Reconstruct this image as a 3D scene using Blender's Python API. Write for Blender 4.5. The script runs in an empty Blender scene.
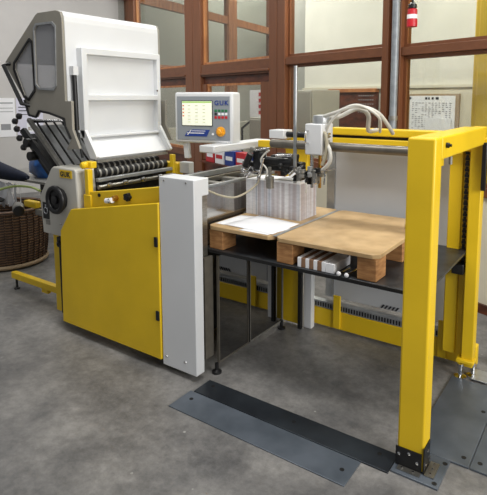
import bpy, bmesh, math, random
from mathutils import Vector, Matrix
random.seed(7)
sc = bpy.context.scene
COL = sc.collection
PI = math.pi

# ------------------------------------------------------------------ materials
def lin(c):
    return tuple(((v/255)/12.92 if v/255 <= .04045 else ((v/255+.055)/1.055)**2.4) for v in c)

def mat(name, rgb, rough=.5, metal=0., var=.06, scale=8., bump=0., spec=.5, stretch=(1, 1, 1), rgb2=None, trans=0., coat=0., coord='Object', lo=.35, hi=.65, detail=4):
    m = bpy.data.materials.new(name); m.use_nodes = True
    nt = m.node_tree; b = nt.nodes['Principled BSDF']
    c = lin(rgb)
    b.inputs['Roughness'].default_value = rough
    b.inputs['Metallic'].default_value = metal
    b.inputs['Specular IOR Level'].default_value = spec
    if coat: b.inputs['Coat Weight'].default_value = coat
    if trans: b.inputs['Transmission Weight'].default_value = trans
    tc = nt.nodes.new('ShaderNodeTexCoord'); mp = nt.nodes.new('ShaderNodeMapping')
    mp.inputs['Scale'].default_value = stretch
    nz = nt.nodes.new('ShaderNodeTexNoise'); nz.inputs['Scale'].default_value = scale; nz.inputs['Detail'].default_value = detail
    rp = nt.nodes.new('ShaderNodeValToRGB')
    d = rgb2 and lin(rgb2) or tuple(v*(1-var*2) for v in c)
    rp.color_ramp.elements[0].position = lo; rp.color_ramp.elements[1].position = hi
    rp.color_ramp.elements[0].color = (*d, 1); rp.color_ramp.elements[1].color = (*c, 1)
    nt.links.new(tc.outputs[coord], mp.inputs[0]); nt.links.new(mp.outputs[0], nz.inputs['Vector'])
    nt.links.new(nz.outputs['Fac'], rp.inputs[0]); nt.links.new(rp.outputs[0], b.inputs['Base Color'])
    if bump:
        bp = nt.nodes.new('ShaderNodeBump'); bp.inputs['Strength'].default_value = bump; bp.inputs['Distance'].default_value = .01
        nt.links.new(nz.outputs['Fac'], bp.inputs['Height']); nt.links.new(bp.outputs[0], b.inputs['Normal'])
    return m

M = {}
M['yellow'] = mat('yellow_paint', (232, 194, 28), .42, var=.05, scale=3)
M['yellow_cab'] = mat('yellow_enamel', (244, 206, 70), .45, var=.04, scale=2)
M['white'] = mat('white_paint', (216, 218, 220), .4, var=.02, scale=3)
M['grey_paint'] = mat('warm_grey_paint', (176, 172, 160), .5, var=.04, scale=5)
M['hoodgrey'] = mat('hood_side_grey', (142, 138, 128), .45, var=.04, scale=5)
M['plategrey'] = mat('side_plate_grey', (190, 188, 180), .5, var=.03, scale=4)
M['light_panel'] = mat('pale_grey_panel', (188, 190, 192), .5, var=.03, scale=2)
M['console_grey'] = mat('console_grey', (140, 146, 152), .45, var=.02)
M['black'] = mat('black_plastic', (22, 22, 24), .4, var=.2)
M['rubber'] = mat('rubber', (14, 14, 15), .6, var=.2)
M['darksteel'] = mat('dark_steel', (60, 60, 60), .35, .8, var=.2, scale=20)
M['steel'] = mat('brushed_steel', (165, 162, 155), .3, .9, var=.12, scale=12, stretch=(1, 1, 12))
M['mirror'] = mat('polished_steel', (190, 188, 184), .12, .95, var=.08, scale=6)
M['chrome'] = mat('chrome', (215, 215, 215), .15, 1., var=.05)
M['greymetal'] = mat('grey_zinc', (150, 148, 142), .45, .5, var=.12, scale=30)
M['tubegrey'] = mat('tube_grey', (124, 119, 110), .4, .6, var=.1, scale=20)
M['paleplate'] = mat('pale_plate', (205, 208, 210), .35, .1, var=.1, scale=14)
M['alu'] = mat('aluminium', (175, 178, 180), .35, .6, var=.1, scale=20)
M['blueknob'] = mat('navy_ink', (35, 62, 140), .5, var=.03)
M['green'] = mat('green_key', (40, 120, 75), .5)
M['red'] = mat('red_plastic', (196, 36, 48), .4)
M['brass'] = mat('brass', (190, 140, 60), .3, .8)
M['orange'] = mat('amber_switch', (240, 165, 30), .4)
M['hose'] = mat('hose_white', (205, 203, 195), .4)
M['hosebeige'] = mat('hose_beige', (170, 162, 140), .4)
M['wood'] = mat('stained_timber', (124, 76, 47), .42, var=.12, scale=5, stretch=(6, 6, .5), rgb2=(114, 70, 44))
M['woodh'] = mat('stained_timber_rail', (120, 75, 48), .42, scale=5, stretch=(.5, 6, 6), rgb2=(110, 68, 44))
M['wooddark'] = mat('dark_timber', (104, 54, 34), .45, scale=4, stretch=(.6, 5, 5), rgb2=(68, 34, 22))
M['woodpale'] = mat('orange_timber', (196, 134, 84), .45, scale=4, stretch=(4, 4, .6), rgb2=(160, 100, 60))
M['cream'] = mat('cream_plaster', (222, 220, 208), .8, var=.03, scale=3, bump=.08)
M['creamlow'] = mat('cream_board', (214, 208, 188), .7, var=.03, scale=3)
M['wallgrey'] = mat('grey_white_plaster', (196, 194, 192), .8, var=.04, scale=2, bump=.05)
M['chip'] = mat('chipboard', (198, 168, 124), .42, scale=9, rgb2=(174, 144, 102), bump=.03, detail=8)
M['block'] = mat('pallet_block', (186, 138, 88), .7, scale=14, rgb2=(150, 104, 62), stretch=(1, 1, 5), bump=.1)
M['paper'] = mat('white_paper', (238, 239, 242), .7, var=.015)
M['kraft'] = mat('brown_card', (142, 108, 82), .7, var=.1)
M['navy'] = mat('navy_cloth', (20, 28, 50), .9, var=.15, scale=30)
M['bag'] = mat('blue_plastic_film', (38, 92, 160), .3, scale=9, rgb2=(22, 52, 100), bump=.6)
M['platemetal'] = mat('floor_steel', (102, 110, 120), .4, .35, scale=5, rgb2=(82, 90, 99), detail=8)
M['platedark'] = mat('oiled_floor_steel', (58, 64, 70), .38, .5, scale=4, rgb2=(38, 42, 48), detail=8)
M['deck'] = mat('platform_steel', (74, 78, 82), .38, .5, scale=9, rgb2=(48, 50, 54), detail=8)
M['lime'] = mat('lime_strap', (178, 196, 120), .5)
M['pipe'] = mat('grey_pipe', (150, 156, 162), .4, .2, var=.12, scale=20)
M['tan'] = mat('hessian_board', (168, 146, 116), .9, var=.08, scale=60)
M['lilac'] = mat('lilac_poster', (214, 214, 230), .7, var=.02)
M['ink'] = mat('ink_black', (40, 40, 46), .6)
M['inkgrey'] = mat('ink_grey', (150, 152, 156), .7)

def glassmat(name, rgb, alpha, rough=.02):
    m = bpy.data.materials.new(name); m.use_nodes = True; nt = m.node_tree
    nt.nodes.remove(nt.nodes['Principled BSDF']); out = nt.nodes['Material Output']
    tr = nt.nodes.new('ShaderNodeBsdfTransparent'); tr.inputs[0].default_value = (*lin(rgb), 1)
    gl = nt.nodes.new('ShaderNodeBsdfGlossy'); gl.inputs['Roughness'].default_value = rough
    gl.inputs['Color'].default_value = (.9, .9, .9, 1)
    fr = nt.nodes.new('ShaderNodeFresnel'); ge = nt.nodes.new('ShaderNodeNewGeometry'); mr = nt.nodes.new('ShaderNodeMapRange')
    mr.inputs['To Min'].default_value = 1.45; mr.inputs['To Max'].default_value = 1/1.45
    nt.links.new(ge.outputs['Backfacing'], mr.inputs['Value']); nt.links.new(mr.outputs['Result'], fr.inputs['IOR'])
    ml = nt.nodes.new('ShaderNodeMath'); ml.operation = 'MULTIPLY'; ml.inputs[1].default_value = alpha
    nt.links.new(fr.outputs[0], ml.inputs[0]); ml.use_clamp = True
    mx = nt.nodes.new('ShaderNodeMixShader')
    nt.links.new(ml.outputs[0], mx.inputs[0]); nt.links.new(tr.outputs[0], mx.inputs[1]); nt.links.new(gl.outputs[0], mx.inputs[2])
    nt.links.new(mx.outputs[0], out.inputs[0]); return m
M['glass'] = glassmat('window_glass', (238, 240, 238), 1.)
M['smoked'] = glassmat('smoked_acrylic', (70, 70, 68), 5.)
M['hoodglass'] = glassmat('hood_pane', (225, 226, 228), 1.)
def light_haze(m, f):
    nt = m.node_tree; out = nt.nodes['Material Output']; src = out.inputs[0].links[0].from_socket
    d = nt.nodes.new('ShaderNodeBsdfDiffuse'); d.inputs[0].default_value = (*lin((215, 216, 220)), 1)
    t = nt.nodes.new('ShaderNodeBsdfTranslucent'); t.inputs[0].default_value = (*lin((215, 216, 220)), 1)
    mx = nt.nodes.new('ShaderNodeMixShader'); mx.inputs[0].default_value = .3; nt.links.new(d.outputs[0], mx.inputs[1]); nt.links.new(t.outputs[0], mx.inputs[2])
    m2 = nt.nodes.new('ShaderNodeMixShader'); m2.inputs[0].default_value = f
    nt.links.new(src, m2.inputs[1]); nt.links.new(mx.outputs[0], m2.inputs[2]); nt.links.new(m2.outputs[0], out.inputs[0])
light_haze(M['hoodglass'], .32)  # white haze mixed into the panes, stands for light showing through the hood

def floor_mat():
    m = bpy.data.materials.new('worn_concrete'); m.use_nodes = True; nt = m.node_tree; b = nt.nodes['Principled BSDF']
    L = nt.links.new
    tc = nt.nodes.new('ShaderNodeTexCoord')
    def noise(s, d=6, r=.6):
        n = nt.nodes.new('ShaderNodeTexNoise'); n.inputs['Scale'].default_value = s; n.inputs['Detail'].default_value = d; n.inputs['Roughness'].default_value = r
        L(tc.outputs['Object'], n.inputs['Vector']); return n
    def ramp(src, p0, c0, p1, c1):
        r = nt.nodes.new('ShaderNodeValToRGB'); r.color_ramp.elements[0].position = p0; r.color_ramp.elements[1].position = p1
        r.color_ramp.elements[0].color = (*c0, 1); r.color_ramp.elements[1].color = (*c1, 1); L(src, r.inputs[0]); return r
    a = ramp(noise(2.2, 8, .65).outputs['Fac'], .32, lin((84, 84, 85)), .66, lin((144, 142, 139)))
    s = ramp(noise(20, 10, .8).outputs['Fac'], .32, (.5, .5, .5), .68, (1.2, 1.2, 1.2))
    mx = nt.nodes.new('ShaderNodeMixRGB'); mx.blend_type = 'MULTIPLY'; mx.inputs[0].default_value = .8
    L(a.outputs[0], mx.inputs[1]); L(s.outputs[0], mx.inputs[2])
    v = nt.nodes.new('ShaderNodeTexVoronoi'); v.inputs['Scale'].default_value = 9; L(tc.outputs['Object'], v.inputs['Vector'])
    sp = ramp(v.outputs['Distance'], .05, (1, 1, 1), .075, (0, 0, 0))
    n2 = ramp(noise(3.1).outputs['Fac'], .5, (0, 0, 0), .6, (1, 1, 1))
    mm = nt.nodes.new('ShaderNodeMath'); mm.operation = 'MULTIPLY'; L(sp.outputs[0], mm.inputs[0]); L(n2.outputs[0], mm.inputs[1])
    m2 = nt.nodes.new('ShaderNodeMath'); m2.operation = 'MULTIPLY'; m2.inputs[1].default_value = .6; L(mm.outputs[0], m2.inputs[0])
    mx2 = nt.nodes.new('ShaderNodeMixRGB'); mx2.inputs[2].default_value = (*lin((190, 188, 184)), 1)
    L(m2.outputs[0], mx2.inputs[0]); L(mx.outputs[0], mx2.inputs[1]); L(mx2.outputs[0], b.inputs['Base Color'])
    b.inputs['Roughness'].default_value = .45
    bp = nt.nodes.new('ShaderNodeBump'); bp.inputs['Strength'].default_value = .15; bp.inputs['Distance'].default_value = .01
    L(s.outputs[0], bp.inputs['Height']); L(bp.outputs[0], b.inputs['Normal'])
    return m
M['floor'] = floor_mat()

def stripe_mat(name, cols, scale, axis='X', rough=.6, second=None):
    """coloured columns that follow the printed edges of a pile"""
    m = bpy.data.materials.new(name); m.use_nodes = True; nt = m.node_tree; b = nt.nodes['Principled BSDF']; L = nt.links.new
    tc = nt.nodes.new('ShaderNodeTexCoord'); mp = nt.nodes.new('ShaderNodeMapping'); mp.inputs['Scale'].default_value = (1, 1, .004)
    n = nt.nodes.new('ShaderNodeTexNoise'); n.inputs['Scale'].default_value = scale; n.inputs['Detail'].default_value = 3
    L(tc.outputs['Object'], mp.inputs[0]); L(mp.outputs[0], n.inputs['Vector'])
    r = nt.nodes.new('ShaderNodeValToRGB'); cr = r.color_ramp
    cr.elements[0].position = .3; cr.elements[1].position = .7
    cr.elements[0].color = (*lin(cols[0]), 1); cr.elements[1].color = (*lin(cols[-1]), 1)
    for i, c in enumerate(cols[1:-1]):
        e = cr.elements.new(.3+.4*(i+1)/(len(cols)-1)); e.color = (*lin(c), 1)
    L(n.outputs['Fac'], r.inputs[0])
    mp2 = nt.nodes.new('ShaderNodeMapping'); mp2.inputs['Scale'].default_value = (.3, .3, 1)
    n2 = nt.nodes.new('ShaderNodeTexNoise'); n2.inputs['Scale'].default_value = 90; L(tc.outputs['Object'], mp2.inputs[0]); L(mp2.outputs[0], n2.inputs['Vector'])
    r2 = nt.nodes.new('ShaderNodeValToRGB'); r2.color_ramp.elements[0].position = .35; r2.color_ramp.elements[1].position = .6
    r2.color_ramp.elements[0].color = (.7, .7, .7, 1); r2.color_ramp.elements[1].color = (1, 1, 1, 1); L(n2.outputs['Fac'], r2.inputs[0])
    mx = nt.nodes.new('ShaderNodeMixRGB'); mx.blend_type = 'MULTIPLY'; mx.inputs[0].default_value = .35
    L(r.outputs[0], mx.inputs[1]); L(r2.outputs[0], mx.inputs[2]); L(mx.outputs[0], b.inputs['Base Color']); b.inputs['Roughness'].default_value = rough
    return m
M['pile'] = stripe_mat('printed_sheet_edges', [(150, 156, 172), (214, 216, 222), (178, 168, 170), (232, 232, 234), (140, 150, 168)], 22)

def wicker_mat():
    m = bpy.data.materials.new('wicker_weave'); m.use_nodes = True; nt = m.node_tree; b = nt.nodes['Principled BSDF']; L = nt.links.new
    tc = nt.nodes.new('ShaderNodeTexCoord')
    w = nt.nodes.new('ShaderNodeTexWave'); w.bands_direction = 'Z'; w.inputs['Scale'].default_value = 12; w.inputs['Distortion'].default_value = 2.; w.inputs['Detail'].default_value = 2
    n = nt.nodes.new('ShaderNodeTexNoise'); n.inputs['Scale'].default_value = 22
    L(tc.outputs['Object'], w.inputs['Vector']); L(tc.outputs['Object'], n.inputs['Vector'])
    a = nt.nodes.new('ShaderNodeMath'); a.operation = 'MULTIPLY'; L(w.outputs['Fac'], a.inputs[0]); L(n.outputs['Fac'], a.inputs[1])
    r = nt.nodes.new('ShaderNodeValToRGB'); r.color_ramp.elements[0].position = .1; r.color_ramp.elements[1].position = .55
    r.color_ramp.elements[0].color = (*lin((44, 32, 24)), 1); r.color_ramp.elements[1].color = (*lin((112, 82, 58)), 1)
    L(a.outputs[0], r.inputs[0]); L(r.outputs[0], b.inputs['Base Color']); b.inputs['Roughness'].default_value = .6
    bp = nt.nodes.new('ShaderNodeBump'); bp.inputs['Strength'].default_value = .6; bp.inputs['Distance'].default_value = .01
    L(a.outputs[0], bp.inputs['Height']); L(bp.outputs[0], b.inputs['Normal']); return m
M['wicker'] = wicker_mat()

def emis(name, rgb, s):
    m = bpy.data.materials.new(name); m.use_nodes = True; b = m.node_tree.nodes['Principled BSDF']
    b.inputs['Base Color'].default_value = (*lin(rgb), 1); b.inputs['Emission Color'].default_value = (*lin(rgb), 1); b.inputs['Emission Strength'].default_value = s
    return m
M['screen'] = emis('lit_screen', (232, 234, 216), .36)
M['screengreen'] = emis('lit_screen_green', (150, 190, 90), .4)
M['screengrey'] = emis('lit_screen_text', (168, 172, 150), .3)
M['screenred'] = emis('lit_screen_red', (205, 110, 80), .3)

# ------------------------------------------------------------------ mesh helpers
class MB:
    def __init__(s): s.v = []; s.f = []
    def add(s, vs, fs):
        o = len(s.v); s.v += [tuple(v) for v in vs]; s.f += [tuple(i+o for i in f) for f in fs]; return s
    def box(s, x0, x1, y0, y1, z0, z1):
        return s.add([(x0,y0,z0),(x1,y0,z0),(x1,y1,z0),(x0,y1,z0),(x0,y0,z1),(x1,y0,z1),(x1,y1,z1),(x0,y1,z1)],
                     [(0,3,2,1),(4,5,6,7),(0,1,5,4),(1,2,6,5),(2,3,7,6),(3,0,4,7)])
    def rings(s, rs, closed=True, caps=True):
        n = len(rs[0]); vs = [p for r in rs for p in r]; fs = []
        for i in range(len(rs)-1):
            for j in range(n):
                k = (j+1) % n
                fs.append((i*n+j, i*n+k, (i+1)*n+k, (i+1)*n+j))
        if caps:
            fs.append(tuple(reversed(range(n)))); fs.append(tuple((len(rs)-1)*n+j for j in range(n)))
        return s.add(vs, fs)
    def lathe(s, p0, axis, prof, seg=20):
        p0 = Vector(p0); a = Vector(axis).normalized()
        u = a.orthogonal().normalized(); w = a.cross(u)
        return s.rings([[p0+a*h+(u*math.cos(2*PI*j/seg)+w*math.sin(2*PI*j/seg))*r for j in range(seg)] for r, h in prof])
    def cyl(s, p0, p1, r, seg=16, r2=None):
        p0 = Vector(p0); p1 = Vector(p1); d = p1-p0
        return s.lathe(p0, d, [(r, 0), (r if r2 is None else r2, d.length)], seg)
    def tube(s, pts, r, seg=8, sub=6):
        P = [Vector(p) for p in pts]; Q = []
        if len(P) > 2 and sub > 1:
            for i in range(len(P)-1):
                a = P[max(i-1, 0)]; b = P[i]; c = P[i+1]; d = P[min(i+2, len(P)-1)]
                for k in range(sub):
                    t = k/sub; Q.append(.5*((2*b)+(c-a)*t+(2*a-5*b+4*c-d)*t*t+(3*b-a-3*c+d)*t**3))
            Q.append(P[-1])
        else: Q = P
        rs = []; u = None
        for i, p in enumerate(Q):
            t = (Q[min(i+1, len(Q)-1)]-Q[max(i-1, 0)]).normalized()
            u = (u-t*u.dot(t)).normalized() if u else t.orthogonal().normalized()
            w = t.cross(u); rs.append([p+(u*math.cos(2*PI*j/seg)+w*math.sin(2*PI*j/seg))*r for j in range(seg)])
        return s.rings(rs)
    def torus(s, c, axis, R, r, seg=32, k=10):
        c = Vector(c); a = Vector(axis).normalized(); u = a.orthogonal().normalized(); w = a.cross(u); vs = []; fs = []
        for i in range(seg):
            d = u*math.cos(2*PI*i/seg)+w*math.sin(2*PI*i/seg)
            for j in range(k): vs.append(c+d*(R+r*math.cos(2*PI*j/k))+a*r*math.sin(2*PI*j/k))
        for i in range(seg):
            for j in range(k):
                fs.append((i*k+j, ((i+1)%seg)*k+j, ((i+1)%seg)*k+(j+1)%k, i*k+(j+1)%k))
        return s.add(vs, fs)
    def prism(s, poly, y0, y1, holes=(), axis='Y'):
        """polygon (a,b) in the plane across `axis`, extruded from y0 to y1; holes cut right through"""
        bm = bmesh.new(); es = []
        for lp in [poly]+list(holes):
            vs = [bm.verts.new((p[0], p[1], 0)) for p in lp]
            for i in range(len(vs)): es.append(bm.edges.new((vs[i], vs[(i+1) % len(vs)])))
        bmesh.ops.triangle_fill(bm, use_beauty=True, use_dissolve=False, edges=es)
        bmesh.ops.recalc_face_normals(bm, faces=bm.faces[:])
        r = bmesh.ops.extrude_face_region(bm, geom=bm.faces[:])
        for v in r['geom']:
            if isinstance(v, bmesh.types.BMVert): v.co.z = 1
        bmesh.ops.recalc_face_normals(bm, faces=bm.faces[:])
        bm.verts.index_update()
        def mp(c):
            d = y0+(y1-y0)*c.z
            return (c.x, d, c.y) if axis == 'Y' else ((d, c.x, c.y) if axis == 'X' else (c.x, c.y, d))
        s.add([mp(v.co) for v in bm.verts], [tuple(v.index for v in f.verts) for f in bm.faces]); bm.free(); return s
    def build(s, name, m, parent=None, bevel=0., smooth=False, xf=None, label=None, kind=None, seg=2):
        V = [Vector(v) for v in s.v]
        if xf: V = [xf @ v for v in V]
        c = Vector([(min(v[i] for v in V)+max(v[i] for v in V))/2 for i in range(3)])
        if not parent: c.z = min(v.z for v in V)
        me = bpy.data.meshes.new(name); me.from_pydata([v-c for v in V], [], s.f); me.update()
        bm = bmesh.new(); bm.from_mesh(me); bmesh.ops.recalc_face_normals(bm, faces=bm.faces[:]); bm.to_mesh(me); bm.free()
        me.materials.append(m)
        o = bpy.data.objects.new(name, me); COL.objects.link(o); o.location = c
        if parent: o.parent = parent; o.location = c-wl(parent)
        if bevel:
            b = o.modifiers.new('bevel', 'BEVEL'); b.width = bevel; b.segments = seg; b.limit_method = 'ANGLE'; b.angle_limit = .6
        if smooth or bevel:
            me.polygons.foreach_set('use_smooth', [True]*len(me.polygons))
            try: me.set_sharp_from_angle(angle=math.radians(38))
            except Exception: pass
        if label: o['label'] = label
        if kind: o['kind'] = kind
        return o

def wl(o):
    p = Vector(o.location)
    while o.parent: o = o.parent; p += Vector(o.location)
    return p

def B(*a): return MB().box(*a)
def thing(name, label, cat, loc, group=None):
    o = bpy.data.objects.new(name, None); COL.objects.link(o); o.location = loc; o.empty_display_size = .1
    o['label'] = label; o['category'] = cat
    if group: o['group'] = group
    return o
def tag(o, label, cat, group=None):
    o['label'] = label; o['category'] = cat
    if group: o['group'] = group
    return o
def struct(name, mb, m, xf=None, parent=None, bevel=0.):
    o = mb.build(name, m, parent, bevel=bevel, xf=xf)
    if not parent: o['kind'] = 'structure'
    return o
def text_mb(txt, size, depth=.001, shear=0., bold=0., spacing=1.):
    """letters standing in the XZ plane facing -Y, origin at lower left"""
    cu = bpy.data.curves.new('t', 'FONT'); cu.body = txt; cu.size = size; cu.extrude = depth/2; cu.shear = shear; cu.offset = bold; cu.space_character = spacing
    cu.resolution_u = 3
    o = bpy.data.objects.new('t', cu); COL.objects.link(o)
    dg = bpy.context.evaluated_depsgraph_get(); me = bpy.data.meshes.new_from_object(o.evaluated_get(dg))
    mb = MB(); mb.add([(v.co.x, -v.co.z, v.co.y) for v in me.vertices], [tuple(p.vertices) for p in me.polygons])
    bpy.data.objects.remove(o); bpy.data.curves.remove(cu); bpy.data.meshes.remove(me); return mb
def moved(mb, dx=0, dy=0, dz=0):
    mb.v = [(x+dx, y+dy, z+dz) for x, y, z in mb.v]; return mb

# ------------------------------------------------------------------ setting
struct('floor', B(-16, 6, -3, 24, -.05, 0), M['floor'])
# glazed timber partition: local x runs to the right along it, local y goes beyond it
Wd = Vector((-.934, .357, 0)).normalized(); Wn = Vector((.357, .934, 0)).normalized(); P0 = Vector((-.74, 4.088, 0))
PX = Matrix.Translation(P0) @ Matrix(((-Wd.x, Wn.x, 0, 0), (-Wd.y, Wn.y, 0, 0), (0, 0, 1, 0), (0, 0, 0, 1)))
TOP = 4.4
def sb(s0, s1, n0, n1, z0, z1): return B(-max(s0, s1), -min(s0, s1), n0, n1, z0, z1)
def add_sb(mb, s0, s1, n0, n1, z0, z1): return mb.box(-max(s0, s1), -min(s0, s1), n0, n1, z0, z1)
ti = 0
def trim(mb, m, bev=.004):
    global ti; ti += 1
    return struct('trim_%d' % ti, mb, m, xf=PX, bevel=bev)
struct('wall_back', sb(-2.4, 2.43, .02, .1, 0, .92), M['creamlow'], xf=PX)
struct('wall_back', sb(2.80, 7.43, .02, .1, 0, .80), M['wooddark'], xf=PX)
struct('baseboard_back', sb(-2.4, 2.43, -.005, .02, 0, .07), M['wooddark'], xf=PX)
for s0, s1 in ((.87, .94), (1.01, 1.08), (2.50, 2.64), (2.65, 2.80), (4.47, 4.70), (4.71, 4.95), (6.98, 7.2), (7.21, 7.43)):
    trim(sb(s0, s1, -.02, .12, 0, TOP), M['wood'])
trim(sb(.94, 1.01, .02, .1, 0, TOP), M['wooddark'])
trim(sb(-2.4, .87, -.01, .11, 2.0, 2.07), M['woodh'])
trim(sb(1.08, 2.50, -.01, .11, 2.005, 2.09), M['woodh'])
trim(sb(-2.4, .87, -.01, .11, .9, .97), M['woodh'])
trim(sb(1.08, 2.50, -.01, .11, .9, .97), M['woodh'])
for a, b in ((2.80, 4.47), (4.95, 6.98)):
    trim(sb(a, b, -.01, .11, 1.93, 2.10), M['woodh'])
    trim(sb(a, b, -.035, .02, 1.955, 1.98), M['woodh'], .003)
    trim(sb(a, b, .03, .10, 1.83, 1.93), M['wooddark'])
    trim(sb(a, b, -.0, .1, .76, .86), M['woodh'])
trim(sb(2.80, 3.0, .0, .1, .86, 1.83), M['wood']); trim(sb(4.36, 4.47, .0, .1, .86, 1.83), M['wood'])
wi = 0
for s0, s1, z0, z1 in ((-2.4, .87, 2.07, TOP), (-2.4, .87, .97, 2.0), (1.08, 2.50, 2.09, TOP), (1.08, 2.50, .97, 2.005), (2.8, 4.47, 2.10, TOP), (3.0, 4.36, .86, 1.83), (4.95, 6.98, 2.10, TOP), (4.95, 6.98, .86, 1.83)):
    wi += 1
    f = .03
    mb = sb(s0, s0+f, .03, .08, z0, z1); add_sb(mb, s1-f, s1, .03, .08, z0, z1); add_sb(mb, s0+f, s1-f, .03, .08, z0, z0+f); add_sb(mb, s0+f, s1-f, .03, .08, z1-f, z1)
    w = struct('window_%d' % wi, mb, M['woodpale'] if s0 > 2 else M['wood'], xf=PX)
    sb(s0+f, s1-f, .05, .055, z0+f, z1-f).build('pane', M['glass'], w, xf=PX)

# left-hand wall (white) meeting the partition
S0 = 7.45
struct('wall_left', B(-S0-.1, -S0, -9, .1, 0, TOP), M['wallgrey'], xf=PX)
# rooms beyond the glass
struct('wall_room', sb(-2.4, 4.60, 2.0, 2.1, 0, TOP), M['cream'], xf=PX)
struct('wall_room', sb(-2.4, 2.9, 1.975, 2.0, 0, 1.76), M['creamlow'], xf=PX)
struct('trim_40', sb(-2.4, 4.6, 1.955, 2.0, 1.765, 1.80), M['creamlow'], xf=PX)
struct('wall_far', sb(-2.4, 16, 15, 15.1, 0, 6), M['cream'], xf=PX)
struct('wall_side', sb(10.8, 10.9, .3, 15, 0, 6), M['cream'], xf=PX)
U = Vector((-.124, .992, 0)); A = Vector((-7.601, 7.083, 0))
RX = Matrix.Translation(A) @ Matrix(((U.x, -U.y, 0, 0), (U.y, U.x, 0, 0), (0, 0, 1, 0), (0, 0, 0, 1)))
mb = B(-.6, 7.9, 0, .1, 3.42, 3.6)
struct('trim_41', mb, M['woodpale'], xf=RX)
for i, (a, b) in enumerate(((3.2, 3.6), (1.6, 1.8), (7.42, 7.9), (5.5, 5.75))):
    struct('trim_%d' % (42+i), B(a, b, -.02, .12, 0, 6), M['woodpale'] if i == 0 else M['wood'], xf=RX)
struct('trim_46', B(-.6, 7.9, 0, .1, 2.1, 2.25), M['wood'], xf=RX)
struct('wall_hall', B(-.6, 7.9, 0, .1, 0, 1.0), M['creamlow'], xf=RX)
w = struct('window_20', B(-.6, 7.9, .03, .06, 2.25, 2.30), M['woodpale'], xf=RX)
B(-.6, 7.9, .04, .045, 2.30, 6).build('pane', M['glass'], w, xf=RX)
# dark door in the far room with rows of small pale grey dots
d = struct('door_1', sb(2.95, 3.86, 1.95, 1.995, 0, 1.72), M['wooddark'], xf=PX)
mb = sb(3.86, 3.93, 1.92, 1.995, 0, 1.77); add_sb(mb, 2.95, 3.86, 1.92, 1.995, 1.72, 1.77)
mb.build('door_frame', M['woodpale'], d, xf=PX)
mb = MB()
for i in range(7):
    for j in range(5):
        x = 3.28-i*.045; z = 1.66-j*.06; add_sb(mb, x, x+.018, 1.944, 1.95, z, z+.018)
mb.build('door_dots', M['inkgrey'], d, xf=PX, kind='stuff')

# ------------------------------------------------------------------ things beyond the glass
pb = thing('pinboard', 'tan pinboard with a year planner on the wall beyond the glass', 'pinboard', PX @ Vector((-2.05, 1.98, 1.2)))
sb(1.63, 2.47, 1.95, 1.974, 1.15, 1.69).build('board', M['tan'], pb, xf=PX)
sb(1.68, 2.36, 1.944, 1.949, 1.20, 1.665).build('planner_sheet', M['paper'], pb, xf=PX)
mb = MB()
random.seed(3)
for c in range(12):
    for r in range(14):
        if random.random() < .72:
            x = 2.32-c*.051; z = 1.57-r*.025; add_sb(mb, x-.036*random.uniform(.4, 1), x, 1.941, 1.943, z, z+.009)
mb.build('planner_print', M['inkgrey'], pb, xf=PX, kind='stuff')
for x, w_ in ((2.37, .03), (2.12, .035), (2.07, .02), (2.02, .03), (1.96, .045)): sb(x-w_, x, 1.941, 1.943, 1.618, 1.648).build('planner_title', M['ink'], pb, xf=PX)
tag(sb(1.72, 2.10, 1.93, 1.936, 1.20, 1.385).build('paper_sheet', M['paper'], xf=PX), 'plain white sheet pinned over the lower part of the year planner', 'paper')
cb = thing('storage_cabinet', 'tall yellow cabinet standing beyond the glass at the picture edge', 'cabinet', PX @ Vector((.3, .8, 0)))
sb(.52, -1.1, .5, 1.1, .0, 3.6).build('body', M['yellow_cab'], cb, xf=PX, bevel=.02)
sb(.46, -.3, .475, .499, .1, 3.5).build('door', M['yellow_cab'], cb, xf=PX, bevel=.01)
gc = thing('filing_cabinet', 'grey metal cabinet beyond the glass near the dark door', 'cabinet', PX @ Vector((-3.3, 1.2, 0)))
sb(3.22, 3.62, 1.0, 1.5, 0, 1.745).build('body', M['grey_paint'], gc, xf=PX, bevel=.01)
sb(3.24, 3.6, .98, .999, .05, 1.72).build('door', M['grey_paint'], gc, xf=PX, bevel=.005)
# hall noticeboard and cupboard seen through the lower pane
cu = thing('cupboard', 'beige low cupboard under the notice beyond the lower pane', 'cupboard', PX @ Vector((-4.1, 1.2, 0)))
sb(4.05, 4.75, 1.0, 1.45, 0, 1.33).build('body', M['grey_paint'], cu, xf=PX, bevel=.01)
for a, b in ((4.07, 4.39), (4.41, 4.73)): sb(a, b, .98, .999, .05, 1.30).build('door', M['grey_paint'], cu, xf=PX, bevel=.005)
nt_ = thing('notice', 'white notice with red squares standing on the beige cupboard', 'notice', PX @ Vector((-4.66, 1.1, 1.33)))
sb(4.42, 4.90, 1.1, 1.115, 1.33, 1.76).build('sheet', M['paper'], nt_, xf=PX)
for k in range(4): sb(4.54, 4.64, 1.095, 1.0995, 1.38+k*.095, 1.435+k*.095).build('red_square', M['red'], nt_, xf=PX)
hr = thing('handrail', 'dark sloping stair rail seen through the lower pane', 'handrail', PX @ Vector((-4.9, 1.2, 0)))
hr_mb = MB().tube([PX @ Vector((-5.6, 1.4, 1.1)), PX @ Vector((-5.2, 1.4, 1.3)), PX @ Vector((-4.85, 1.4, 1.68)), PX @ Vector((-4.85, 1.4, 0))], .02, sub=1)
hr_mb.build('rail', M['darksteel'], hr)
MB().tube([PX @ Vector((-5.6, 1.4, 0)), PX @ Vector((-5.6, 1.4, 1.1))], .02, sub=1).build('post', M['darksteel'], hr)
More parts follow.
